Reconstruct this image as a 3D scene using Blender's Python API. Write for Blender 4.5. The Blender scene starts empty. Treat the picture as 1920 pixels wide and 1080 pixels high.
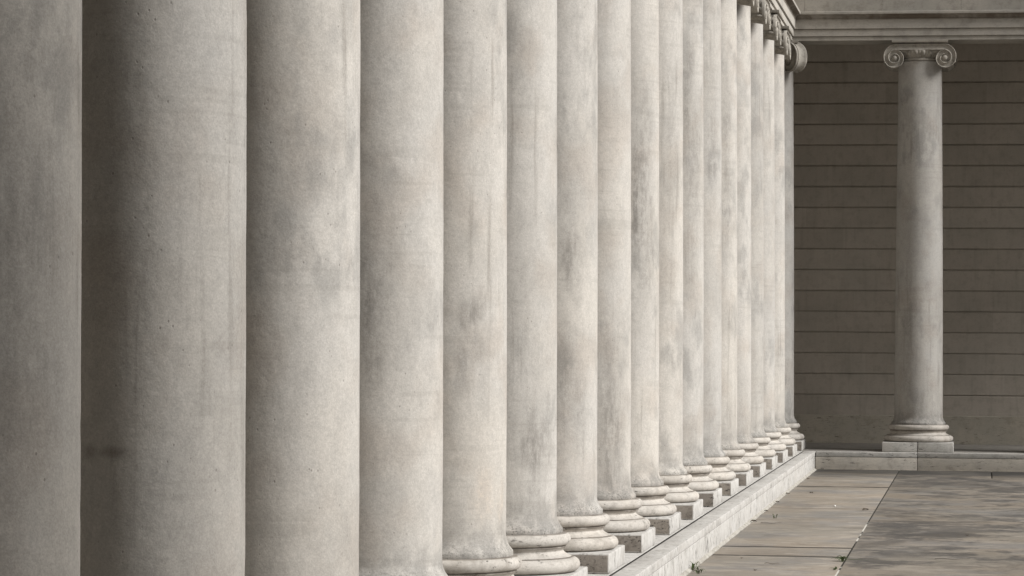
import bpy, bmesh, math, random
from mathutils import Vector, Matrix, noise as mn
random.seed(7)
R_ = math.radians
scn = bpy.context.scene
C = scn.collection

# ------------------------------------------------------------ camera
cam_d = bpy.data.cameras.new("camera")
cam = bpy.data.objects.new("camera", cam_d); C.objects.link(cam); scn.camera = cam
cam_d.sensor_width = 36.0; cam_d.lens = 5846.49 / 1920 * 36.0
cam_d.clip_start = 0.1; cam_d.clip_end = 3000
YAW, PIT, ROL = 0.14914, 0.01472, 0.00667
fw = Vector((-math.sin(YAW)*math.cos(PIT), math.cos(YAW)*math.cos(PIT), math.sin(PIT)))
rt = Vector((math.cos(YAW), math.sin(YAW), 0)); up = rt.cross(fw)
r2 = math.cos(ROL)*rt + math.sin(ROL)*up; u2 = -math.sin(ROL)*rt + math.cos(ROL)*up
M = Matrix((( r2.x, u2.x, -fw.x, 3.13986), (r2.y, u2.y, -fw.y, -47.24997), (r2.z, u2.z, -fw.z, 1.71855), (0,0,0,1)))
cam.matrix_world = M
scn.render.resolution_x = 1024; scn.render.resolution_y = 576

# ------------------------------------------------------------ light
SUN_EL, SUN_AZ = R_(38), R_(100)      # azimuth clockwise from +Y: 90 = +X
w = bpy.data.worlds.new("World"); scn.world = w; w.use_nodes = True
nt = w.node_tree; bg = nt.nodes['Background']
sky = nt.nodes.new('ShaderNodeTexSky'); sky.sky_type = 'NISHITA'; sky.sun_disc = False
sky.sun_elevation = SUN_EL; sky.sun_rotation = SUN_AZ
sky.air_density = 1.0; sky.dust_density = 4.0; sky.ozone_density = 1.0
hs = nt.nodes.new('ShaderNodeHueSaturation'); hs.inputs['Saturation'].default_value = 0.06
nt.links.new(sky.outputs[0], hs.inputs['Color']); nt.links.new(hs.outputs[0], bg.inputs['Color'])
bg.inputs['Strength'].default_value = 0.05
sd = bpy.data.lights.new("sun", 'SUN'); sd.energy = 5.0; sd.angle = R_(32); sd.color = (1.0, 0.98, 0.955)
so = bpy.data.objects.new("sun", sd); C.objects.link(so)
dirv = Vector((math.sin(SUN_AZ)*math.cos(SUN_EL), math.cos(SUN_AZ)*math.cos(SUN_EL), math.sin(SUN_EL)))
so.rotation_euler = dirv.to_track_quat('Z', 'Y').to_euler(); so.location = dirv*30
scn.view_settings.view_transform = 'Standard'; scn.view_settings.look = 'None'
scn.view_settings.exposure = 0.04; scn.view_settings.gamma = 1.0

# ------------------------------------------------------------ dimensions
S = 2.22609; SE = 2.2283; NC = 18
ZF = -0.258; AR = 0.720; GR = 0.534; ZT = 6.15; WY = 3.176
Yk = lambda k: (k-(NC-1))*S; YN = -50.0; HN = 13.0

# ------------------------------------------------------------ material helpers
class NT:
    def __init__(s, name):
        s.m = bpy.data.materials.new(name); s.m.use_nodes = True
        s.t = s.m.node_tree; s.b = s.t.nodes['Principled BSDF']
        g = s.t.nodes.new('ShaderNodeNewGeometry'); s.P = g.outputs['Position']; s.g = g
    def link(s, a, b): s.t.links.new(a, b)
    def put(s, sock, v):
        if isinstance(v, (int, float)): sock.default_value = v
        elif isinstance(v, tuple):
            sock.default_value = v if len(v) == len(sock.default_value) else (*v, 1)
        else: s.link(v, sock)
    def vm(s, op, a, b=None):
        n = s.t.nodes.new('ShaderNodeVectorMath'); n.operation = op; s.put(n.inputs[0], a)
        if b is not None: s.put(n.inputs[1], b)
        return n.outputs['Value'] if op in ('LENGTH',) else n.outputs[0]
    def ma(s, op, a, b=None, clamp=False):
        n = s.t.nodes.new('ShaderNodeMath'); n.operation = op; n.use_clamp = clamp; s.put(n.inputs[0], a)
        if b is not None: s.put(n.inputs[1], b)
        return n.outputs[0]
    def noise(s, scale, detail=4, rough=.55, vec=None, sc=None, dist=0, off=None):
        v = vec or s.P
        if sc: v = s.vm('MULTIPLY', v, sc)
        if off: v = s.vm('ADD', v, off)
        n = s.t.nodes.new('ShaderNodeTexNoise'); s.link(v, n.inputs['Vector'])
        n.inputs['Scale'].default_value = scale; n.inputs['Detail'].default_value = detail
        n.inputs['Roughness'].default_value = rough; n.inputs['Distortion'].default_value = dist
        return n.outputs['Fac']
    def vor(s, scale, sc=None, off=None):
        v = s.P
        if sc: v = s.vm('MULTIPLY', v, sc)
        if off: v = s.vm('ADD', v, off)
        n = s.t.nodes.new('ShaderNodeTexVoronoi'); s.link(v, n.inputs['Vector']); n.inputs['Scale'].default_value = scale
        return n.outputs['Distance']
    def mr(s, v, a, b, c=0, d=1, smooth=True):
        n = s.t.nodes.new('ShaderNodeMapRange'); n.interpolation_type = 'SMOOTHSTEP' if smooth else 'LINEAR'
        for i, x in enumerate((v, a, b, c, d)): s.put(n.inputs[i], x)
        return n.outputs[0]
    def mix(s, f, a, b, blend='MIX'):
        n = s.t.nodes.new('ShaderNodeMix'); n.data_type = 'RGBA'; n.blend_type = blend
        s.put(n.inputs[0], f); s.put(n.inputs[6], a); s.put(n.inputs[7], b)
        return n.outputs[2]
    def sep(s, v=None):
        n = s.t.nodes.new('ShaderNodeSeparateXYZ'); s.link(v or s.P, n.inputs[0]); return n.outputs
    def bump(s, h, strength, dist, prev=None):
        n = s.t.nodes.new('ShaderNodeBump'); n.inputs['Strength'].default_value = strength
        n.inputs['Distance'].default_value = dist; s.link(h, n.inputs['Height'])
        if prev: s.link(prev, n.inputs['Normal'])
        return n.outputs[0]
    def fin(s, col, rough=.85, nrm=None, spec=.3):
        s.put(s.b.inputs['Base Color'], col); s.put(s.b.inputs['Roughness'], rough)
        s.b.inputs['Specular IOR Level'].default_value = spec
        if nrm: s.link(nrm, s.b.inputs['Normal'])
        return s.m

# stains with a place and shape of their own: (x, y, z, size_h, size_v, strength)
STAINS = []
def on_col(k, px, py, sh, sv, st):
    """a stain on shaft k at the surface spot seen around (px, py) of the photo; size in metres"""
    d = fw + r2*((px-960)/5846.49) - u2*((py-540)/5846.49)
    o = Vector((3.13986, -47.24997, 1.71855)); c = Vector((0, Yk(k), 0)) if k < 100 else Vector((SE, 0, 0))
    ox, oy = o.x-c.x, o.y-c.y; a = d.x*d.x+d.y*d.y; b = ox*d.x+oy*d.y; q = ox*ox+oy*oy-0.35**2
    D = b*b-a*q
    t = (-b-math.sqrt(max(D, 0)))/a; p = o+d*t
    STAINS.append((p.x, p.y, p.z, sh, sv, st))
for a in ((3,700,585,.07,.22,1.),(3,708,680,.05,.14,.9),(3,690,490,.06,.22,.6),(3,730,470,.05,.12,.3),
          (4,880,575,.08,.10,.8),(4,862,665,.05,.10,.7),(4,905,660,.12,.09,.4),(4,868,740,.07,.10,.4),
          (5,1003,845,.13,.17,1.),(5,1000,940,.12,.12,.5),(5,975,130,.08,.3,.3),
          (6,1072,490,.07,.2,.9),(6,1063,700,.12,.3,.6),(6,1085,760,.08,.25,.6),(6,1065,390,.06,.1,.4),
          (7,1142,830,.12,.42,.9),(7,1135,700,.06,.3,.5),(7,1145,885,.14,.12,.6),
          (8,1197,360,.12,.5,1.),(8,1205,260,.10,.4,.6),(8,1222,420,.03,.5,.7),(8,1205,480,.10,.4,.5),
          (9,1255,520,.08,.4,.3),(9,1262,260,.1,.6,.4),(10,1292,190,.07,.5,.8),(10,1300,330,.12,.6,.55),(10,1295,470,.1,.4,.4),
          (11,1338,260,.07,.6,.5),(11,1330,790,.1,.5,.4),(12,1365,260,.06,.7,.6),(12,1362,420,.1,.5,.4),
          (14,1428,760,.1,.5,.25),(17,1478,790,.12,.22,.8),(16,1460,800,.1,.2,.4),(15,1440,800,.1,.15,.3),
          (13,1392,790,.12,.2,.45),(12,1362,800,.12,.2,.4),(2,500,600,.2,.5,.15),(2,640,870,.05,.1,.1),
          (0,30,420,.15,.3,.5),(0,60,180,.15,.3,.4),(0,20,700,.2,.3,.45),
          (100,1735,760,.3,.25,.45),(100,1700,700,.1,.5,.35),(100,1735,320,.15,.3,.2)):
    on_col(*a)
RUST = []
_n = len(STAINS); on_col(1, 172, 848, .026, .024, .8); on_col(1, 212, 846, .046, .02, .9); RUST = STAINS[_n:]; STAINS = STAINS[:_n]
_n = len(STAINS); on_col(4, 905, 925, .07, .12, 1.0); on_col(4, 935, 945, .05, .08, .9); on_col(4, 895, 905, .04, .06, .7); PALE = STAINS[_n:]; STAINS = STAINS[:_n]

def blobs(n, lst, warp, soft):
    acc = None
    for (x, y, z, sh, sv, st) in lst:
        v = n.vm('SUBTRACT', warp, (x, y, z)); v = n.vm('MULTIPLY', v, (.8/sh, .8/sh, .8/sv))
        m = n.mr(n.vm('LENGTH', v), soft, 1.6, st, 0)
        acc = m if acc is None else n.ma('MAXIMUM', acc, m)
    return acc

def stone_shaft():
    n = NT('limestone_shaft')
    wn = n.t.nodes.new('ShaderNodeTexNoise'); wn.inputs['Scale'].default_value = 5; wn.inputs['Detail'].default_value = 5
    n.link(n.vm('MULTIPLY', n.P, (1, 1, .45)), wn.inputs['Vector'])
    wv = n.vm('SUBTRACT', wn.outputs['Color'], (.5, .5, .5)); wv = n.vm('MULTIPLY', wv, (.22, .22, .5))
    warp = n.vm('ADD', n.P, wv)
    big = n.noise(1.7, 5, .6, sc=(1, 1, .6)); tint = n.noise(1.3, 4, .55, sc=(1, 1, .7), off=(7, 3, 1))
    med = n.noise(5, 6, .62, sc=(1, 1, .55), off=(2, 9, 4)); cloud = n.noise(14, 6, .65, sc=(1, 1, .8), off=(3, 1, 8))
    streak = n.noise(3.2, 5, .6, sc=(4.5, 4.5, .28), off=(1, 1, 5))
    fine = n.noise(130, 3, .7); fine2 = n.noise(48, 4, .7, off=(5, 5, 5))
    base = n.mix(n.mr(tint, .36, .64), (.492, .468, .434), (.468, .451, .427))
    base = n.mix(n.mr(n.noise(2.3, 3, .5, off=(11, 4, 2)), .48, .68, 0, .5), base, (.40, .36, .322))
    base = n.mix(n.mr(big, .42, .66, 0, .30), base, (.28, .262, .238))
    base = n.mix(n.ma('MULTIPLY', n.mr(med, .46, .64), n.mr(n.noise(1.1, 3, .5, off=(4, 4, 4)), .42, .62, .05, .5)), base, (.235, .23, .22))
    base = n.mix(n.mr(cloud, .40, .66, 0, .16), base, (.25, .245, .235))
    base = n.mix(n.ma('MULTIPLY', n.mr(streak, .52, .72), n.mr(n.noise(.9, 3, .5, off=(9, 1, 4)), .46, .62, .05, .45)), base, (.2, .185, .165))
    # mapped stains, broken up by fine noise
    sm = blobs(n, STAINS, warp, .15)
    brk = n.mr(n.noise(22, 5, .7, sc=(1, 1, .5)), .30, .62, .35, 1)
    vert = n.mr(n.noise(7, 5, .6, sc=(3, 3, .3), off=(3, 3, 0)), .35, .6, .5, 1)
    base = n.mix(n.ma('MULTIPLY', n.ma('MULTIPLY', n.ma('MULTIPLY', sm, brk), vert), .72), base, (.14, .13, .118))
    base = n.mix(n.ma('MULTIPLY', blobs(n, RUST, n.vm('ADD', n.P, n.vm('MULTIPLY', wv, (.25, .25, .06))), 0), .5), base, (.07, .05, .035))
    base = n.mix(n.ma('MULTIPLY', blobs(n, PALE, warp, .2), n.mr(n.noise(20, 5, .7, off=(1, 0, 0)), .5, .58, 0, .45)), base, (.60, .54, .47))
    base = n.mix(n.ma('MULTIPLY', blobs(n, PALE, warp, .2), .3), base, (.40, .335, .28))
    # grime collected just above the foot of the shaft
    z = n.sep()[2]
    foot = n.mr(z, n.ma('ADD', .38, n.ma('MULTIPLY', n.noise(2.5, 3, .6), .14)), n.ma('ADD', .40, n.ma('MULTIPLY', n.noise(3.5, 4, .6, off=(6, 2, 2)), .55)), 1, 0)
    base = n.mix(n.ma('MULTIPLY', foot, n.mr(n.noise(7, 6, .7, off=(2, 2, 2)), .36, .60, .08, .72)), base, (.20, .195, .185))
    foot2 = n.mr(z, .43, .53, 1, 0)
    base = n.mix(n.ma('MULTIPLY', foot2, n.ma('MULTIPLY', n.mr(n.noise(60, 5, .75, sc=(1, 1, 1.6)), .50, .62, 0, .8), n.mr(n.noise(1.9, 4, .6, off=(0, 6, 0)), .36, .54, .25, 1))), base, (.10, .097, .09))
    # grain, pits
    base = n.mix(1.0, base, n.mix(n.mr(fine, .3, .7, 0, 1, False), (.86, .86, .86), (1.12, 1.12, 1.12)), 'MULTIPLY')
    base = n.mix(1.0, base, n.mix(n.mr(fine2, .3, .7, 0, 1, False), (.90, .90, .90), (1.08, 1.08, 1.08)), 'MULTIPLY')
    oi = n.t.nodes.new('ShaderNodeObjectInfo')
    base = n.mix(1.0, base, n.mix(oi.outputs['Random'], (.90, .90, .895), (1.05, 1.035, 1.01)), 'MULTIPLY')
    lines = n.mr(n.noise(1, 2, .5, sc=(.6, .6, 21), off=(0, 0, 3)), .56, .60)
    base = n.mix(n.ma('MULTIPLY', lines, n.mr(n.noise(2, 3, .5, off=(5, 0, 0)), .5, .6, 0, .16)), base, (.25, .235, .21))
    pits = n.ma('MULTIPLY', n.mr(n.vor(30, sc=(1, 1, .7)), .07, .15, 1, 0), n.mr(n.noise(6, 4, .65, off=(8, 8, 8)), .53, .60))
    base = n.mix(n.ma('MULTIPLY', pits, .45), base, (.10, .088, .075))
    h = n.ma('ADD', n.ma('MULTIPLY', fine2, .6), n.ma('MULTIPLY', fine, .35))
    h = n.ma('SUBTRACT', h, n.ma('MULTIPLY', pits, .8))
    nb = n.bump(h, .28, .004); nb = n.bump(n.noise(9, 5, .6), .35, .010, nb)
    return n.fin(base, .9, nb, .2)

def stone(name, c1, c2, dark, pit=0.0, scale=1.0, grain=.1, bump=.5, pitsc=(1, 1, 2.2), joints=None):
    """pale travertine or limestone: two tints, grime clouds, optional elongated pits"""
    n = NT(name)
    a = n.noise(2.1*scale, 5, .6); b = n.noise(9*scale, 6, .65, off=(3, 6, 1)); f = n.noise(70*scale, 4, .7); ff = n.noise(160, 2, .6)
    col = n.mix(n.mr(a, .35, .65), c1, c2)
    col = n.mix(n.mr(b, .46, .72, 0, .55), col, dark)
    col = n.mix(n.mr(n.noise(30*scale, 5, .7, sc=pitsc, off=(1, 5, 5)), .5, .72, 0, .45), col, dark)
    col = n.mix(1.0, col, n.mix(f, (1-grain*2,)*3, (1+grain*2,)*3), 'MULTIPLY')
    h = n.ma('ADD', n.ma('MULTIPLY', f, .6), n.ma('MULTIPLY', ff, .2))
    if pit > 0:
        p = n.noise(26, 6, .75, sc=pitsc, off=(4, 2, 9)); cl = n.noise(4, 3, .6, off=(6, 6, 6))
        pm = n.ma('MULTIPLY', n.mr(p, .60-.05*pit, .635-.03*pit), n.mr(cl, .44, .6, .15 if pit < 1.5 else .8, 1))
        col = n.mix(n.ma('MULTIPLY', pm, .85), col, tuple(x*.25 for x in dark))
        h = n.ma('SUBTRACT', h, n.ma('MULTIPLY', pm, 2.0))
    return n, col, n.bump(h, bump, .006)

def simple_stone(*a, rough=.88, **k):
    n, c, b = stone(*a, **k); return n.fin(c, rough, b, .2)

M_SHAFT = stone_shaft()
n_, c_, b_ = stone('limestone_base', (.49, .455, .41), (.455, .43, .395), (.225, .205, .18), pit=.25, grain=.12)
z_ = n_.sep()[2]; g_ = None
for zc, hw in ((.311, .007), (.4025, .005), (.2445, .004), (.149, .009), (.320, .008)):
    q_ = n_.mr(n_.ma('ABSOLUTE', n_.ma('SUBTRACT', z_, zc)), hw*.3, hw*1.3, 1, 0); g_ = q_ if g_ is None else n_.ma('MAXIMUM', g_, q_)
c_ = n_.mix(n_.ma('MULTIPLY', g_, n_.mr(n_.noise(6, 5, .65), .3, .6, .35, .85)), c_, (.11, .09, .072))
c_ = n_.mix(n_.ma('MULTIPLY', n_.mr(n_.noise(3.1, 5, .65, off=(4, 1, 1)), .48, .66), .42), c_, (.29, .26, .225))
M_BASE = n_.fin(c_, .88, b_, .2)
M_CAP = simple_stone('limestone_capital', (.40, .37, .325), (.33, .31, .275), (.11, .095, .078), scale=1.6, grain=.1)
M_TRAV = simple_stone('pale_travertine', (.50, .487, .463), (.455, .44, .415), (.22, .20, .175), pit=1.0, pitsc=(1, 1, .45), grain=.07)
M_TRAVH = simple_stone('pitted_travertine', (.47, .45, .42), (.42, .41, .385), (.22, .21, .19), pit=1.0, pitsc=(.45, 1, 1.6), grain=.08)
M_STEPE = simple_stone('tan_travertine', (.50, .46, .40), (.44, .41, .365), (.25, .225, .19), pit=.8, pitsc=(.35, 1, 2.2), grain=.08)
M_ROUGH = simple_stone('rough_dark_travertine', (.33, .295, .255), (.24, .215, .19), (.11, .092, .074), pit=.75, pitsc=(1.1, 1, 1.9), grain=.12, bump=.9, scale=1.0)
n_, c_, b_ = stone('entablature_stone', (.45, .42, .375), (.39, .37, .335), (.24, .22, .19), scale=.7, grain=.06)
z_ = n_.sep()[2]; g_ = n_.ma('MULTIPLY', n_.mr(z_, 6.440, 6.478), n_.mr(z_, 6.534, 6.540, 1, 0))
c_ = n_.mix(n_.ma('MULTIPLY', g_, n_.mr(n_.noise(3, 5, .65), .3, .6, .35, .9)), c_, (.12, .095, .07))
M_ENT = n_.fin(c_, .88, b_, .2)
M_INNER = simple_stone('portico_paving', (.33, .31, .28), (.28, .265, .245), (.15, .14, .125), grain=.08)
M_CEIL = simple_stone('ceiling_plaster', (.20, .18, .155), (.18, .165, .145), (.12, .105, .09))
M_MORTAR = simple_stone('pale_mortar', (.42, .40, .36), (.33, .31, .275), (.16, .15, .12), pit=.8, scale=2.5, grain=.15)

def wall_mat():
    n, col, b = stone('wall_blocks', (.52, .475, .42), (.47, .435, .385), (.37, .335, .29), scale=.8, grain=.04)
    col = n.mix(n.ma('MULTIPLY', n.mr(n.noise(5, 4, .6, sc=(2.5, 1, .25)), .5, .72), .14), col, (.16, .13, .10))
    # thin upright joints, shifted from course to course
    x, y, z = n.sep()
    ci = n.ma('FLOOR', n.ma('DIVIDE', n.ma('SUBTRACT', z, .454), .3349))
    sh = n.ma('MULTIPLY', n.ma('FRACT', n.ma('MULTIPLY', ci, .37)), 1.6)
    along = n.ma('ADD', x, y)
    fr = n.ma('FRACT', n.ma('DIVIDE', n.ma('ADD', along, sh), 1.62))
    ln = n.mr(n.ma('ABSOLUTE', n.ma('SUBTRACT', fr, .5)), .0, .0035, 1, 0)
    blk = n.t.nodes.new('ShaderNodeTexWhiteNoise'); blk.noise_dimensions = '2D'
    cv = n.t.nodes.new('ShaderNodeCombineXYZ'); n.link(n.ma('FLOOR', n.ma('DIVIDE', n.ma('ADD', along, n.ma('ADD', sh, .81)), 1.62)), cv.inputs[0]); n.link(ci, cv.inputs[1])
    n.link(cv.outputs[0], blk.inputs['Vector'])
    col = n.mix(1.0, col, n.mix(blk.outputs['Value'], (.92, .915, .905), (1.05, 1.05, 1.05)), 'MULTIPLY')
    col = n.mix(n.ma('MULTIPLY', ln, .6), col, (.52, .49, .44))
    return n.fin(col, .9, b, .15)
M_WALL = wall_mat()

def paving_mat():
    n = NT('court_paving')
    a = n.noise(.55, 6, .62, off=(2, 0, 0)); b = n.noise(1.5, 6, .68, sc=(1, .6, 1), off=(0, 4, 0)); c = n.noise(3.2, 6, .7, sc=(1, .7, 1)); e = n.noise(.9, 5, .6, off=(9, 9, 0))
    st = n.noise(1.1, 6, .72, sc=(.9, .55, 1), dist=.6, off=(3, 3, 0)); st = n.ma('ADD', n.ma('MULTIPLY', st, .5), n.ma('MULTIPLY', n.noise(.5, 5, .6, sc=(.7, .5, 1), off=(1, 7, 0)), .5)); f = n.noise(55, 4, .7); x, y, z = n.sep()
    col = n.mix(n.mr(a, .38, .62), (.28, .238, .192), (.24, .215, .182))
    col = n.mix(n.mr(e, .46, .62, 0, .6), col, (.20, .195, .19))
    right = n.mr(x, 1.9, 2.1)
    dk = n.ma('MULTIPLY', n.mr(st, .49, .57), n.mr(right, 0, 1, .35, .9))
    col = n.mix(n.ma('MULTIPLY', dk, .85), col, (.105, .096, .086))
    col = n.mix(n.ma('MULTIPLY', n.mr(b, .50, .60, 0, .75), right), col, (.085, .08, .075))
    col = n.mix(n.mr(c, .52, .68, 0, .35), col, (.11, .09, .07))
    col = n.mix(n.ma('MULTIPLY', n.mr(n.noise(2.7, 6, .75, sc=(.7, 1.1, 1), off=(7, 7, 0)), .52, .60), .6), col, (.36, .32, .27))
    acc = None
    for (jy, wd, st_) in ((-3.05, .035, .5), (-6.15, .11, 1.), (-11.35, .05, .5), (-18.0, .075, 1.), (-19.2, .07, 1.), (-24.6, .04, .8)):
        q = n.ma('ADD', n.ma('SUBTRACT', y, jy), n.ma('MULTIPLY', n.ma('SUBTRACT', n.noise(2.2, 3, .5), .5), .10))
        q = n.mr(n.ma('ABSOLUTE', q), wd*.4, wd*1.2, st_, 0); acc = q if acc is None else n.ma('MAXIMUM', acc, q)
    acc = n.ma('MULTIPLY', acc, n.ma('MULTIPLY', n.mr(x, 1.96, 1.98, 1, 0), n.mr(n.noise(2.5, 4, .6, off=(3, 8, 0)), .30, .42, .35, 1)))
    col = n.mix(acc, col, (.02, .017, .013))
    # damp grime plus painted-in shade along the foot of the end step
    col = n.mix(n.ma('MULTIPLY', n.mr(y, -4.2, -1.3), n.mr(n.noise(1.2, 5, .6, off=(5, 1, 0)), .3, .6, .7, 1)), col, (.045, .042, .037))
    col = n.mix(1.0, col, n.mix(f, (.78,)*3, (1.2,)*3), 'MULTIPLY')
    nb = n.bump(n.ma('ADD', f, n.ma('MULTIPLY', c, 1.2)), .35, .006)
    return n.fin(col, n.mr(n.noise(.8, 4, .6, off=(2, 2, 2)), .4, .6, .5, .85), nb, .35)
M_PAVE = paving_mat()

def joint_mat():
    n = NT('joint_filling'); y = n.sep()[1]
    m = n.ma('MULTIPLY', n.mr(n.noise(1.6, 4, .7), .40, .5), n.ma('MULTIPLY', n.mr(y, -17.4, -16.8), n.mr(y, -14.3, -13.6, 1, 0)))
    m = n.ma('MAXIMUM', m, n.ma('MULTIPLY', n.mr(y, -20.6, -20.2, 1, 0), n.mr(n.noise(3, 4, .7), .42, .5)))
    return n.fin(n.mix(m, (.03, .028, .022), (.55, .53, .48)), .95)
M_JOINT = joint_mat()
def plain(name, c, r=.8):
    n = NT(name); v = n.noise(40, 4, .6); return n.fin(n.mix(v, tuple(x*.7 for x in c), tuple(x*1.25 for x in c)), r)
M_DOOR = plain('bronze_door', (.05, .035, .022), .5); M_DARK = plain('dark_gap', (.02, .018, .015)); M_SOIL = plain('bare_soil', (.10, .085, .065))
M_GREEN = plain('weed_green', (.045, .065, .02)); M_LEAF = plain('dry_leaf_brown', (.06, .045, .028)); M_TWIG = plain('twig_bark', (.05, .04, .03))
M_WHITE = plain('white_chip', (.75, .74, .70))

# ------------------------------------------------------------ mesh helpers
def finish(name, verts, faces, mat, parent=None, smooth=None, loc=(0, 0, 0), mats=None, midx=None):
    me = bpy.data.meshes.new(name); me.from_pydata(verts, [], faces); me.update()
    bm = bmesh.new(); bm.from_mesh(me); bmesh.ops.remove_doubles(bm, verts=bm.verts, dist=1e-5)
    bmesh.ops.recalc_face_normals(bm, faces=bm.faces); bm.to_mesh(me); bm.free()
    for m in (mats or [mat]): me.materials.append(m)
    if smooth is not None:
        for p in me.polygons: p.use_smooth = True
        me.set_sharp_from_angle(angle=R_(smooth))
    o = bpy.data.objects.new(name, me); C.objects.link(o); o.location = loc
    if parent: o.parent = parent
    return o
class MB:
    def __init__(s): s.v = []; s.f = []
    def grid(s, rows, closed=False, cap=False):
        b = len(s.v); nr = len(rows); nc = len(rows[0])
        for r in rows: s.v += [tuple(p) for p in r]
        for i in range(nr-1):
            for j in range(nc if closed else nc-1):
                k = (j+1) % nc
                s.f.append((b+i*nc+j, b+i*nc+k, b+(i+1)*nc+k, b+(i+1)*nc+j))
        if cap:
            s.f.append(tuple(b+j for j in range(nc))[::-1]); s.f.append(tuple(b+(nr-1)*nc+j for j in range(nc)))
    def lathe(s, prof, n=96, cap=False, mod=None):
        rows = []
        for (r, z) in prof:
            rows.append([((r+(mod(2*math.pi*j/n, z) if mod else 0))*math.cos(2*math.pi*j/n), (r+(mod(2*math.pi*j/n, z) if mod else 0))*math.sin(2*math.pi*j/n), z) for j in range(n)])
        s.grid(rows, True, cap)
    def box(s, a, b, bev=0.0, seg=2, jit=0.0):
        bm = bmesh.new(); bmesh.ops.create_cube(bm, size=1)
        for v in bm.verts: v.co = Vector([(a[i]+b[i])/2 + v.co[i]*(b[i]-a[i]) for i in range(3)])
        if bev > 0: bmesh.ops.bevel(bm, geom=bm.edges[:], offset=bev, segments=seg, profile=.5, affect='EDGES')
        bm.verts.index_update(); k = len(s.v)
        s.v += [tuple(v.co) for v in bm.verts]; s.f += [tuple(k+v.index for v in f.verts) for f in bm.faces]; bm.free()
    def extrude(s, prof, p0, p1, ax, sgn, end0=0, end1=0, n=1):
        """closed profile of (out, z) run along axis ax from p0 to p1; out is measured along the other axis times sgn; ends mitred by end*out"""
        rows = []
        for i in range(n+1):
            t = i/n; row = []
            for (o, z) in prof:
                a = p0 + end0*o; b = p1 + end1*o; q = a+(b-a)*t
                row.append((q, sgn*o, z) if ax == 'x' else (sgn*o, q, z))
            rows.append(row)
        s.grid(rows, True, True)
    def build(s, name, mat, parent=None, smooth=None, **k): return finish(name, s.v, s.f, mat, parent, smooth, **k)

def props(o, label=None, cat=None, group=None, kind=None):
    if label: o['label'] = label
    if cat: o['category'] = cat
    if group: o['group'] = group
    if kind: o['kind'] = kind
    return o
def empty(name, loc, label, cat, group=None):
    o = bpy.data.objects.new(name, None); C.objects.link(o); o.location = loc; o.empty_display_size = .2
    return props(o, label, cat, group)
def arc(cx, cz, rx, rz, a0, a1, n):
    return [(cx+rx*math.cos(R_(a0+(a1-a0)*i/n)), cz+rz*math.sin(R_(a0+(a1-a0)*i/n))) for i in range(n+1)]

# ------------------------------------------------------------ ground, paving
g = MB(); g.grid([[(-400, -400, -.42), (400, -400, -.42)], [(-400, 400, -.42), (400, 400, -.42)]])
props(g.build('ground', M_SOIL), kind='structure')
pv = MB(); T = -.36; gp = .008
def slab(x0, x1, y0, y1, bev=.004):
    pv.box((x0+gp, y0+gp, T), (x1-gp, y1-gp, ZF), bev, 2)
XJ = 1.969
ys = [-.775, -3.05, -6.15, -11.35, -18.0, -19.2, -24.6, -30.2, -36.0, -41.8, -47.6, -54, -62]
for a, b in zip(ys[:-1], ys[1:]): slab(.752, XJ, b, a)
slab(XJ, 3.31, -3.09, -.775); slab(3.31, 9.6, -3.09, -.775)
for a, b in ((-3.09, -26.5), (-26.5, -45), (-45, -62)): slab(XJ, 9.6, b, a)
for a, b in ((-.775, -26.5), (-26.5, -62)): slab(9.6, 22, b, a)
props(pv.build('pavement', M_PAVE, smooth=30), kind='structure')
jf = MB(); jf.box((XJ-.02, -62, T+.01), (XJ+.02, -.78, ZF-.0035)); jf.box((.76, -19.3, T+.01), (XJ-.03, -.79, ZF-.012)); jf.box((XJ+.03, -62, T+.01), (21.9, -.79, ZF-.014))
props(jf.build('pavement_joints', M_JOINT), kind='structure')

# ------------------------------------------------------------ portico floors
pf = MB()
pf.box((-3.3, -62, -.35), (-.601, -GR+.004, 0), .003)
pf.box((-3.3, -GR+.008, -.35), (14, 3.3, 0), .003)
props(pf.build('portico_floor', M_INNER, smooth=30), kind='structure')

# ------------------------------------------------------------ steps
def wobble(o, amp, sc):
    for v in o.data.vertices:
        d = mn.noise(v.co*sc); v.co += Vector((d, mn.noise(v.co*sc+Vector((9, 0, 0))), mn.noise(v.co*sc+Vector((0, 9, 0)))))*amp
def subdiv(o, cuts_len):
    me = o.data; bm = bmesh.new(); bm.from_mesh(me)
    for _ in range(6):
        es = [e for e in bm.edges if e.calc_length() > cuts_len]
        if not es: break
        bmesh.ops.subdivide_edges(bm, edges=es, cuts=1, use_grid_fill=True)
    bm.to_mesh(me); bm.free()
def course(x0, x1, z0, z1, cuts, bev=.006, gap=.002, axis='y'):
    m = MB()
    for a, b in zip(cuts[:-1], cuts[1:]):
        lo, hi = min(a, b)+gap, max(a, b)-gap; q = random.uniform(-.0015, .0015); x1_ = x1; x1 = x1+q; z1_ = z1; z1 = z1+q*.6
        if axis == 'y': m.box((x0, lo, z0), (x1, hi, z1), bev, 3)
        else: m.box((lo, x0, z0), (hi, x1, z1), bev, 3)
        x1 = x1_; z1 = z1_
    return m
st1 = empty('stone_step', (AR, -20, ZF), 'long pale travertine step along the foot of the long column row', 'step')
def rel(o, p): o.parent = p; o.matrix_parent_inverse = Matrix.Translation(-Vector(p.location)); return o
cy = [-.5, -4.7]+[Yk(k) for k in (13, 11, 9, 7, 5, 3, 1)]+[-42, -50, -62]; cy = [-.746]+cy[2:]
o = course(GR+.012, AR, -.0715, 0, cy).build('tread_course', M_TRAV, smooth=30); rel(o, st1)
cy2 = [-.746]+[Yk(k)+.9 for k in (14, 12, 10, 8, 6, 4, 2, 0)]+[-46, -54, -62]
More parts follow.
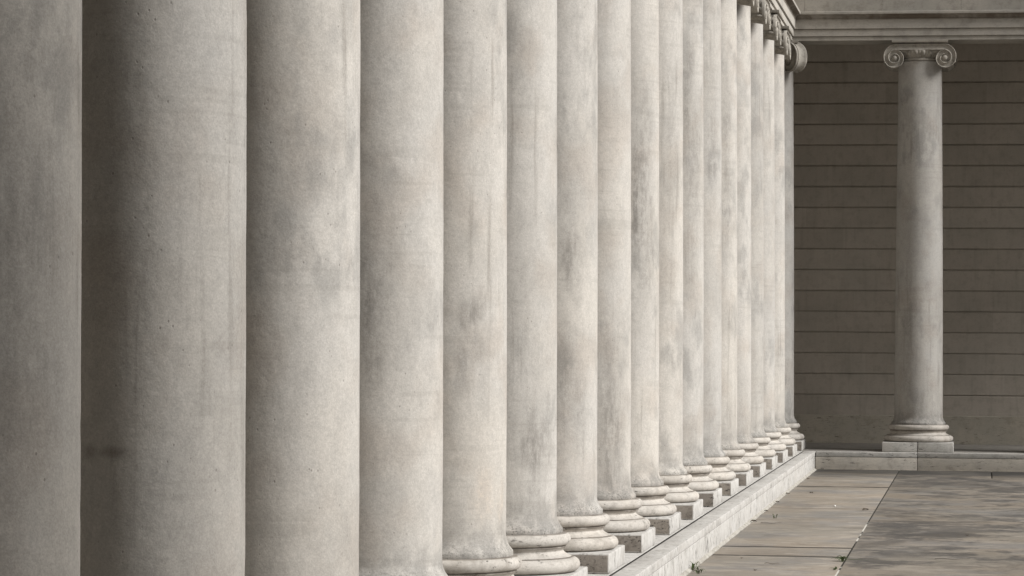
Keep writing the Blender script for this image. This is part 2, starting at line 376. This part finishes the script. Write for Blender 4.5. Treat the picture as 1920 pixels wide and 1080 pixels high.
o = course(GR+.05, AR-.003, ZF-.05, -.0745, cy2, .003, .001).build('riser_course', M_TRAV, smooth=30); rel(o, st1)
st2 = empty('stone_step', (SE, -.74, ZF), 'shorter tan travertine step under the lone column at the far end', 'step')
cx = [GR+.006, AR+.006, SE, SE+4.4, 14]
cx = [AR+.008, SE, SE+4.45, SE+8.9, 14]
o = course(-.743, -GR-.004, -.0715, 0, cx, .005, .005, 'x').build('tread_course', M_TRAVH, smooth=30); rel(o, st2)
o = course(-.740, -GR-.05, ZF-.05, -.0745, [AR+.001, SE, SE+4.45, SE+8.9, 14], .003, .004, 'x').build('riser_course', M_STEPE, smooth=30); rel(o, st2)
gl = MB(); gl.box((GR-.0085, -49.9, -.03), (GR+.0115, -.75, -.0025))
o = gl.build('joint_line', M_DARK); rel(o, st1)
pc = course(-.597, GR-.009, -.2, 0, cy2, .003, .002); pc.v = [(x, max(y, -9999) if y < -.75 else y+.746-GR+.0, z) for x, y, z in pc.v]
o = pc.build('plinth_course', M_TRAV, smooth=30); rel(o, st1)
cb = MB(); cb.box((GR+.012, -.743+.0, -.0715), (AR, -GR-.01, -.0005), .003)
o = cb.build('corner_block', M_TRAV, smooth=30); rel(o, st1)
bk = MB(); bk.box((GR-.004, -.735, ZF-.06), (AR-.02, -GR-.012, -.076)); bk.box((GR+.002, -62, ZF-.06), (GR+.048, -.75, -.076)); bk.box((AR+.002, -GR-.048, ZF-.06), (14, -GR-.001, -.076))
props(bk.build('joint_shadow_bed', M_DARK), kind='structure')
# mortar bead where paving meets the steps
mb = MB()
rows = []
for i in range(620):
    y = -.78-i*.1; wv_ = .012*mn.noise(Vector((0, y*1.7, 0))); hv = .006*mn.noise(Vector((3, y*2.9, 0)))
    rows.append([(AR-.004, y, ZF+.014+hv), (AR+.012+wv_, y, ZF+.006+hv), (AR+.028+wv_, y, ZF-.012), (AR-.004, y, ZF-.05)])
mb.grid(rows)
mb.box((AR, -.772, ZF-.05), (14, -.741, ZF-.006))
props(mb.build('pavement_edge', M_MORTAR), kind='structure')

# ------------------------------------------------------------ columns
def Rz(z): return .36-(.36-.3207)*(max(z, 0)/6)**1.7
def shaft_mesh():
    p = [(.30, .404), (.402, .404), (.403, .408), (.403, .430), (.400, .436)]
    for i in range(1, 11):            # apophyge
        t = i/10; p.append((.400-(.400-Rz(.53))*math.sin(t*math.pi/2)**.8 if False else .400-(.400-Rz(.53))*(1-(1-t)**2.4), .436+.10*t))
    for i in range(1, 101): z = .536+(5.72-.536)*i/100; p.append((Rz(z), z))
    p += [(Rz(5.78)+.003, 5.78), (Rz(5.8)+.012, 5.815), (Rz(5.8)+.022, 5.835), (.30, 5.837)]
    m = MB(); m.lathe(p, 128); return wear(m, .0022)
def wear(m, amp):
    out = []
    for v in m.v:
        q = Vector(v); d = mn.noise(q*2.3)*.6+mn.noise(q*9)*.4; d2 = min(0, mn.noise(q*17+Vector((5, 5, 5)))+.38)*2.2
        r = math.hypot(v[0], v[1]); k = 1+(d*amp+d2*amp*1.6)/max(r, .1)
        out.append((v[0]*k, v[1]*k, v[2]+(d2*amp*.5)))
    m.v = out; return m
def base_mesh():
    p = [(.30, .4035)]+arc(.412, .361, .043, .0425, 90, -90, 12)
    p += [(.424, .3175), (.425, .308), (.421, .306)]
    p += [(.421-.012*math.sin(math.pi*t/6*.9) if False else .405+.052*((t/10-.25)**2)/.5625 if t > 2 else .4195-.0145*t/2.5, .304-.054*t/10) for t in range(0, 11)]
    p += [(.461, .249), (.462, .2435), (.455, .2425)]
    p += arc(.466, .194, .053, .0485, 90, -90, 14)
    p += [(.30, .1452)]
    m = MB(); m.lathe(p, 160); return wear(m, .003)
PH = .1447
def plinth_obj(kind, parent, w=.515):
    m = MB(); g2 = .0035
    if kind == 'row':
        m.box((-w, -w, 0), (w, -g2+.02, PH), .011, 3); m.box((-w+.004, g2+.02, 0), (w-.003, w, PH-.001), .011, 3)
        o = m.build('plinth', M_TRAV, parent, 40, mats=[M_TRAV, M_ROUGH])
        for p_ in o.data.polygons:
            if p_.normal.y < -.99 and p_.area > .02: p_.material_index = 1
    else:
        m.box((-w-.012, -w-.004, 0), (-g2, w, PH), .009, 3); m.box((g2, -w-.010, 0), (w+.010, w, PH+.0), .009, 3)
        o = m.build('plinth', M_TRAVH, parent, 40)
    return o
RS = [.212, .166, .150, .136, .121, .092, .077, .067, .058, .049, .043]
def rs(phi):
    t = phi/(math.pi/2); i = int(min(t, len(RS)-1.001)); f = t-i
    return RS[i]+(RS[i+1]-RS[i])*f
VZ, VX, VY = 5.880, .372, .372
def volute_mesh(side, thick=0.0):
    """spiral scroll face in the plane y=0 facing -y; side=-1 starts at the top and turns outward to the left"""
    m = MB(); rows = []; NP = 72; NR = 44
    for i in range(NP+1):
        phi = 2*math.pi*i/NP; ro = rs(phi); row = []
        for j in range(NR+1):
            r = ro*j/NR
            arms = [rs(phi), rs(phi+2*math.pi), rs(phi+4*math.pi)]
            h = 0.0
            for a in arms[:2]:
                d = abs(r-a) if a is not arms[0] else abs(r-(a-.007))
                h = max(h, .020*math.exp(-(d/.0065)**2))
            out = [a for a in arms if a > r]; inn = [a for a in arms if a <= r]
            if r > .040: h -= .010*math.sin(math.pi*min(1, max(0, (r-(inn[-0] if inn else .04))/((min(out) if out else ro)-(inn[0] if inn else .04)+1e-6))))
            else: h = .024*math.sqrt(max(0, 1-(r/.036)**2))+.002 if r < .036 else 0
            if j == NR: h = -.002
            row.append((side*r*math.sin(phi), -h, r*math.cos(phi)))
        rows.append(row)
    m.grid(rows)
    rim = []
    for i in range(NP+1):
        phi = 2*math.pi*i/NP; r = rs(phi); rim.append([(side*r*math.sin(phi), .002, r*math.cos(phi)), (side*r*.99*math.sin(phi), .03, r*.99*math.cos(phi))])
    m.grid(rim)
    return m
def bolster_mesh(side, L=VY-.012):
    m = MB(); rows = []; NY = 56; NP = 64
    for i in range(NY+1):
        y = -L+2*L*i/NY; t = abs(y)/L
        s_ = .70+.28*t**1.6
        if t < .16: s_ = .80+.03*math.cos(t/.16*math.pi*3)
        elif t < .2: s_ = .72
        if t > .93: s_ = .99
        row = []
        for j in range(NP):
            phi = 2*math.pi*j/NP; r = (rs(phi) if phi < math.pi else rs(phi))
            if phi > 5.3: r = rs(phi)+(rs(0)-rs(2*math.pi))*((phi-5.3)/(2*math.pi-5.3))**2
            lf = 1+.055*math.cos(phi*9)*math.sin(min(1, (t-.2)/.2)*math.pi/2)*(1 if .2 < t < .93 else 0)
            rr = r*s_*lf
            row.append((side*rr*math.sin(phi), y, rr*math.cos(phi)))
        rows.append(row)
    m.grid(rows, True, True)
    # leaf tips curling over the scroll edge
    for ph, yy in ((1.25, -L+.05), (1.9, -L+.05), (1.25, L-.05), (1.9, L-.05)):
        c = Vector((side*.155*math.sin(ph), yy, .155*math.cos(ph))); b = len(m.v)
        for a in range(5):
            th = math.pi*a/4
            m.v += [tuple(c+Vector((.018*math.sin(th)*math.cos(q), .045*math.cos(th), .018*math.sin(th)*math.sin(q)))) for q in [k*math.pi/3 for k in range(6)]]
        for a in range(4):
            for k in range(6): m.f.append((b+a*6+k, b+a*6+(k+1) % 6, b+a*6+6+(k+1) % 6, b+a*6+6+k))
    return m
def echinus_mesh():
    def mod(a, z):
        t = (z-5.893)/(6.0-5.893)
        if t < .02 or t > .98: return 0
        c = math.cos(a*22); e = max(0, c)**.6*math.sin(math.pi*min(1, t*1.05))**.7*.028
        d = max(0, -c)**8*math.sin(math.pi*t)*.016
        return e+d-.004
    p = [(.28, 5.838), (.325, 5.842), (.334, 5.850), (.338, 5.862), (.334, 5.876), (.325, 5.884), (.318, 5.888), (.320, 5.893)]
    for i in range(1, 11): t = i/10; p.append((.324+.070*math.sin(t*math.pi/2), 5.893+.107*t))
    p += [(.392, 6.003), (.386, 6.02), (.2, 6.02)]
    m = MB(); m.lathe(p, 22*12, mod=mod); return m
def canalis_mesh():
    m = MB(); zt = VZ+RS[0]; zb = VZ+RS[4]
    for s_ in (1, -1):
        prof = [(VY-.03, zb-.01), (VY, zb-.004), (VY+.018, zb), (VY+.018, zb+.008), (VY+.003, zb+.014), (VY-.007, zb+.045), (VY+.001, zt-.020), (VY+.019, zt-.013), (VY+.019, zt-.004), (VY, zt), (VY-.03, zt)]
        rows = []
        for i in range(9):
            x = -VX+2*VX*i/8; sag = -.0*math.cos(x/VX*math.pi/2)
            rows.append([(x, -s_*o, z+sag) for o, z in prof])
        m.grid(rows)
    m.box((-VX-.02, -VY+.031, zb-.04), (VX+.02, VY-.031, zt-.001))
    return m
def abacus_mesh(w=.416):
    m = MB(); prof = [(w-.075, 6.0935), (w-.070, 6.096), (w-.060, 6.103), (w-.020, 6.106), (w-.004, 6.112), (w, 6.118), (w, 6.1495), (w-.06, 6.1495)]
    rows = [[(sx*o, sy*o, z) for sx, sy in ((-1, -1), (1, -1), (1, 1), (-1, 1))] for o, z in prof]
    m.grid(rows, True, True); return m
def capital(parent, rot, corner=False):
    cap = echinus_mesh().build('capital', M_CAP, parent, 50); cap.rotation_euler = (0, 0, rot)
    canalis_mesh().build('channel_band', M_CAP, cap, 35)
    abacus_mesh().build('abacus', M_CAP, cap, 35)
    for s_ in (-1, 1):
        if corner and s_ == -1:
            continue
        o = bolster_mesh(s_).build('bolster', M_CAP, cap, 50); o.location = (s_*VX, 0, VZ)
        for fr in (1, -1):
            v = volute_mesh(s_*fr).build('volute', M_CAP, cap, 60)
            v.location = (s_*VX, -fr*(VY+.002), VZ); v.rotation_euler = (0, 0, 0 if fr == 1 else math.pi)
    if corner:
        m = MB(); NP = 64                         # thick angle scroll set on the diagonal
        rows = []
        for y, sc in ((-.085, .97), (-.075, 1.02), (-.055, .97), (-.03, .93), (0, .90), (.03, .93), (.055, .97), (.075, 1.02), (.085, .97)):
            rows.append([(1.28*rs(2*math.pi*j/NP if j/NP < .86 else 2*math.pi*.86*(1-(j/NP-.86)/.14*1.0))*sc*math.sin(-2*math.pi*j/NP), y, 1.28*rs(2*math.pi*j/NP if j/NP < .86 else 2*math.pi*.86*(1-(j/NP-.86)/.14))*sc*math.cos(2*math.pi*j/NP)) for j in range(NP)])
        m.grid(rows, True, True)
        m.box((.0, -.07, .05), (.42, .07, .20), .02)
        a = m.build('angle_scroll', M_CAP, cap, 50)
        wd = math.radians(-45)-rot
        # local -x points away from the column
        a.rotation_euler = (0, 0, wd+math.pi); d = .475
        a.location = (d*math.cos(wd), d*math.sin(wd), VZ-.01)
        for fr in (1, -1):
            v = volute_mesh(-1*fr).build('volute', M_CAP, a, 60); v.scale = (1.26, 1.2, 1.26)
            v.location = (0, -fr*.088, 0); v.rotation_euler = (0, 0, 0 if fr == 1 else math.pi)
    return cap
def column(kind, loc, label, group):
    t = empty('stone_column', loc, label, 'column', group)
    plinth_obj('row' if kind != 'end' else 'end', t)
    base_mesh().build('base', M_BASE, t, 38)
    shaft_mesh().build('shaft', M_SHAFT, t, 38)
    capital(t, 0 if kind == 'end' else math.pi/2, kind == 'corner')
    return t
def kids(o): return [c for c in bpy.data.objects if c.parent == o]
def copy_tree(o, parent=None):
    c = o.copy(); C.objects.link(c)
    if parent: c.parent = parent
    for k in kids(o): copy_tree(k, c)
    return c
GR1 = 'columns of the long receding row'
LAB = ['nearest stone column of the long row, cut off by the left edge, mottled grey',
 'second nearest column of the long row, widest in view, with rusty dark smear on its shaded side',
 'smooth pale column between the widest one and the column with black streaks on its left flank',
 'fourth nearest column of the row, with sooty black streaks down its left flank',
 'nearest column whose moulded base is in view, with tan peeling patches low on its shaft',
 'column with a rounded dark grey patch low on its shaft, behind the one with tan peeling patches',
 'seventh nearest column of the row, with dark smudges at mid height and low on its left',
 'eighth nearest column, with brown black streaks running down to its base',
 'ninth nearest column of the row, with a tall sooty grey stain on its upper half',
 'tenth nearest column of the row, warm grey shaft beyond the tall sooty stain',
 'eleventh nearest column of the row, streaked dark near the top of its shaft',
 'eighth column of the long row counted from the far corner column',
 'seventh column of the long row counted from the far corner column',
 'sixth column of the long row counted from the far corner column',
 'fifth column of the long row counted from the far corner, its capital touching the top edge',
 'fourth column of the long row counted from the far corner, scrolled capital in view',
 'third column of the long row counted from the far corner, scrolled capital in view',
 'column at the far inner corner where the long row meets the end row']
LAB[16] = 'next to last column of the long row, right before the far corner column'
LAB[15] = 'third column of the long row counted from the far corner, scrolled capital in view'
LAB[14] = 'fourth column of the long row counted from the far corner, scrolled capital in view'
LAB[13] = 'fifth column of the long row counted from the far corner, its capital cut by the top edge'
LAB[12] = 'sixth column of the long row counted from the far corner column'
LAB[11] = 'seventh column of the long row counted from the far corner column'
LAB[17] = 'column at the far inner corner, with a big angled scroll, where both rows meet'
proto = column('row', (0, Yk(0), 0), LAB[0], GR1)
for k in range(1, NC-1):
    c = copy_tree(proto); c.location = (0, Yk(k), 0); c['label'] = LAB[k]
    for q in kids(c):
        if q.name.split('.')[0] in ('base', 'shaft'): q.rotation_euler = (0, 0, random.uniform(0, 6.28))
for k, l in ((-1, 'stone column just before the nearest one, beyond the left edge of the photo'),
             (-2, 'stone column two places before the nearest one, beyond the left edge of the photo'),
             (-4, 'stone column four places before the nearest one, behind the camera'),
             (-3, 'stone column three places before the nearest one, level with the camera')):
    c = copy_tree(proto); c.location = (0, Yk(k), 0); c['label'] = l
column('corner', (0, 0, 0), LAB[17], GR1)
GR2 = 'columns of the far end row'
ec = column('end', (SE, 0, 0), 'lone column standing apart at the far end before the dark block wall', GR2)
for i, l in ((2, 'end row column next to the lone one, beyond the right edge of the photo'), (3, 'end row column second from the lone one, beyond the right edge of the photo')):
    c = copy_tree(ec); c.location = (SE*i, 0, 0); c['label'] = l

# ------------------------------------------------------------ entablatures
def ent_profile():
    b = -.325
    arch = [(b, 6.15), (.322, 6.15), (.326, 6.154), (.326, 6.205), (.314, 6.207), (.314, 6.2135), (.345, 6.2145), (.349, 6.218), (.349, 6.312), (.336, 6.314), (.336, 6.3225), (.370, 6.3235), (.374, 6.328), (.374, 6.457)]
    arch += [(.378, 6.460), (.380, 6.472), (.372, 6.474)]+[(.376+.062*(1-math.cos(t*math.pi/12)), 6.478+.050*math.sin(t*math.pi/12)) for t in range(0, 7)]
    arch += [(.452, 6.532), (.455, 6.538), (.455, 6.572), (.448, 6.578), (b, 6.580)]
    fr = [(b+.01, 6.584), (.352, 6.584), (.352, 7.30), (b+.01, 7.30)]
    co = [(b-.1, 7.304), (.38, 7.304), (.42, 7.36), (.42, 7.42), (.60, 7.44), (.60, 7.54), (.68, 7.62), (.68, 7.66), (b-.1, 7.66)]
    return arch, fr, co
A_, F_, Co_ = ent_profile()
for nm, ax, lab, loc in (('row', 'y', 'bright stepped stone beam running over the long column row', (0, -20, 6.15)), ('end', 'x', 'dim stepped stone beam over the lone column, frieze slabs above', (SE, 0, 6.15))):
    e = empty('entablature', loc, lab, 'entablature')
    for part, pr in (('architrave', A_), ('frieze', F_), ('cornice', Co_)):
        m = MB()
        if part == 'frieze':
            cuts = ([YN+.01]+[-48.54+i*1.17 for i in range(41)]+[0]) if ax == 'y' else [0, SE-1.72, SE-.559, SE+.611, SE+1.78, SE+2.95, SE+4.12, SE+5.3, 14]
            for a, b in zip(cuts[:-1], cuts[1:]):
                if b <= a: continue
                lo = 0.0015; 
                if ax == 'y': m.extrude(pr, a+lo, b-(lo if b else 0), 'y', 1, 0, -1 if b == 0 else 0)
                else: m.extrude(pr, a+(lo if a else 0), b-lo, 'x', -1, 1 if a == 0 else 0, 0)
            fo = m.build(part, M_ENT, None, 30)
        else:
            if ax == 'y': m.extrude(pr, YN+.01, 0, 'y', 1, 0, -1, 60)
            else: m.extrude(pr, 0, 14, 'x', -1, 1, 0, 14)
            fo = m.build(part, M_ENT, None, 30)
        rel(fo, e)
    if ax == 'x':
        for i in range(0, 4):
            m = MB(); m.box((SE-.559+1.17*i-.006, -.3535, 6.5835), (SE-.559+1.17*i+.006, -.30, 7.30))
            rel(m.build('mortar_joint', M_MORTAR), e)

# ------------------------------------------------------------ portico walls, ceiling, roof
def wall_prof():
    p = [(0, .454)]; z = .454; H = .3349; dp = .034
    while z < 6.5:
        p += [(0, z+.002), (0, z+H-.028), (-.009, z+H-.014), (-dp, z+H-.0135), (-dp, z+H-.001), (-.001, z+H)]
        z += H
    return p+[(0, 6.72), (-.3, 6.72), (-.3, .454)]
for ax, lab, loc in (('x', 'dark block wall with fine horizontal grooves behind the lone column', (SE, WY, 0)), ('y', 'grooved block wall inside the long colonnade, hidden behind its columns', (-WY, -20, 0))):
    e = empty('portico_wall', loc, lab, 'wall')
    m = MB(); P_ = wall_prof()
    if ax == 'x': m.grid([[(x, WY-o, z) for o, z in P_] for x in (-WY, 3, 7, 14)], True, True)
    else: m.grid([[(-WY+o, y, z) for o, z in P_] for y in (YN, -40, -20, WY)], True, True)
    rel(m.build('grooved_blocks', M_WALL), e)
    m = MB(); B_ = [(-.3, 0), (.012, 0), (.012, .444), (.004, .453), (-.3, .4535)]
    if ax == 'x': m.grid([[(x, WY-o, z) for o, z in B_] for x in (-WY, 14)], True, True)
    else: m.grid([[(-WY+o, y, z) for o, z in B_] for y in (YN, WY)], True, True)
    rel(m.build('base_course', M_BASEC if 'M_BASEC' in globals() else simple_stone('base_course_travertine', (.50, .46, .39), (.45, .42, .36), (.30, .27, .22), pit=.5, pitsc=(.3, 1, 2.4), grain=.07)), e)
m = MB(); m.box((-3.5, YN, 6.73), (-.327, 3.5, 6.85)); m.box((-.326, .327, 6.73), (14, 3.5, 6.85))
props(m.build('ceiling', M_CEIL), kind='structure')
e = empty('shading_building', (5, YN, 0), 'tall plain unseen building added behind the camera to shade the nearest columns', 'building')  # invented block out of view, door included, added to darken the nearest columns
m = MB(); m.box((-3.9, YN-8, -.42), (22, YN-.01, HN), .02)
rel(m.build('wall', M_WALL), e)
m = MB(); m.box((-4.3, YN-8.4, HN+.004), (22.4, YN+.5, HN+.5), .03)
rel(m.build('cornice', M_ENT), e)
m = MB(); m.box((6.0, YN-.012, -.42), (22, -39.1, 9.0), .02)
rel(m.build('shading_wing', M_WALL), e)  # added unseen side block that keeps sun off the nearest columns
m = MB(); m.box((5.7, YN+.51, 9.004), (22.3, -38.7, 9.4), .03)
rel(m.build('shading_wing_cornice', M_ENT), e)
m = MB(); m.box((3.2, YN-.008, -.25), (6.4, YN+.06, 5.2), .01)
rel(m.build('door', M_DOOR), e)
m = MB(); m.box((-3.6, YN+.01, 7.664), (.62, 3.6, 7.78)); m.box((.621, -.62, 7.664), (14, 3.6, 7.78))
props(m.build('roof', M_ENT), 'flat stone roof slab over both colonnades', 'roof')

# ------------------------------------------------------------ weeds, leaves, twigs
def blade(m, p, ang, ln, lift, wd, bend=.5):
    d = Vector((math.cos(ang), math.sin(ang), 0)); s_ = Vector((-d.y, d.x, 0)); rows = []
    for i in range(6):
        t = i/5; c = Vector(p)+d*ln*t+Vector((0, 0, lift*(math.sin(t*math.pi*.9)**.8 if bend else t))); q = wd*(1-t)**.6*(.4+.6*min(1, t*4))
        rows.append([c-s_*q, c+Vector((0, 0, q*.5)), c+s_*q, c-Vector((0, 0, q*.2))])
    m.grid(rows, True, True)
def weed(loc, n, ln, lift, seed, label, long=None):
    random.seed(seed); e = empty('weed', loc, label, 'weed', 'weeds in the paving joints')
    m = MB()
    for i in range(n): blade(m, (random.uniform(-.015, .015), random.uniform(-.08, .08), 0), random.uniform(0, 6.28), ln*random.uniform(.6, 1.2), lift*random.uniform(.5, 1.2), .006)
    if long: blade(m, (0, 0, .006), long[0], long[1], .015, .006)
    m.build('leaves', M_GREEN, e)
    r = MB(); r.lathe([(.002, -.012), (.012, -.004), (.010, .004), (.002, .010)], 8, True); r.build('root_crown', M_SOIL, e)
weed((AR+.03, -20.95, ZF), 12, .07, .06, 1, 'small green weed at the foot of the long step, near the bottom edge')
weed((1.955, -19.75, ZF), 20, .09, .04, 2, 'dark green weed with a long side blade, in the joint between paving slabs', (0.0, .24))
weed((.95, -13.4, ZF), 3, .04, .05, 3, 'tiny sparse grass sprig on the paving beside the long step')
weed((.84, -21.4, ZF), 9, .07, .05, 4, 'low dark weed on the paving by the bottom edge, beside the step foot')
weed((1.93, -20.7, ZF), 7, .06, .02, 5, 'lowest weed in the paving joint, at the bottom edge of the photo')
def leaf(x, y, s_, seed, label):
    random.seed(seed); m = MB(); rows = []
    a = random.uniform(0, 3.14); L = s_*random.uniform(.65, .85)
    for i in range(9):
        t = i/8; wd = L*.33*math.sin(math.pi*t)**.7*(1+.25*math.sin(t*19)) + .0008; z = .004+.5*L*.2*math.sin(math.pi*t)
        rows.append([((t-.5)*L, -wd, z+.35*wd), ((t-.5)*L, 0, z), ((t-.5)*L, wd, z+.45*wd), ((t-.5)*L, 0, z-.002)])
    m.grid(rows, True, True)
    o = m.build('fallen_leaf', M_LEAF, None, 40, loc=(x, y, ZF)); o.rotation_euler = (0, 0, a)
    props(o, label, 'leaf', 'dry leaves on the court')
NW = 'curled dry leaf at the long step foot, '
leaf(.77, -14.1, .085, 1, NW+'nearest and largest of those')
leaf(.765, -12.1, .06, 2, NW+'second nearest of those')
leaf(.77, -10.2, .07, 3, NW+'midway along its length')
leaf(.77, -8.2, .09, 4, NW+'dark lump second from the far corner')
leaf(.80, -4.1, .08, 5, NW+'closest to the far corner')
leaf(1.05, -7.9, .07, 6, 'flat dry leaf lying a little out from the long step near the far cross joint')
leaf(1.86, -11.6, .10, 8, 'dark dry leaf lying just left of the long paving joint')
leaf(1.06, -19.6, .05, 9, 'small dry leaf in front of the nearest cross joint')
leaf(3.02, -15.9, .06, 10, 'dark dry leaf on the wide slab near the right edge')
leaf(1.28, -21.0, .06, 11, 'dry leaf on the paving at the bottom edge')
def twig(x, y, L, ang, label):
    m = MB(); rows = []
    for i in range(10):
        t = i/9; c = Vector((t*L*math.cos(ang), t*L*math.sin(ang)+.01*math.sin(t*7), .006+.004*math.sin(t*9))); r = .0025*(1-.6*t)
        rows.append([tuple(c+Vector((0, r*math.cos(q), r*math.sin(q)))) for q in [k*math.pi/3 for k in range(6)]])
    m.grid(rows, True, True)
    props(m.build('twig', M_TWIG, None, 60, loc=(x, y, ZF)), label, 'twig', 'twigs on the court')
twig(.86, -14.35, .22, .05, 'short dark twig beside the nearest leaf at the step foot')
twig(1.30, -20.2, .13, .1, 'tiny twig on the strip between the nearest cross joint and the bottom edge')
twig(2.75, -19.3, .32, .25, 'long thin twig on the wide slab near the bottom edge')
m = MB(); m.lathe([(.001, 0), (.012, .002), (.014, .009), (.008, .016), (.001, .018)], 9, True)
props(m.build('stone_chip', M_WHITE, None, 60, loc=(1.48, -10.9, ZF)), 'tiny white stone chip on the narrow paving strip', 'stone')
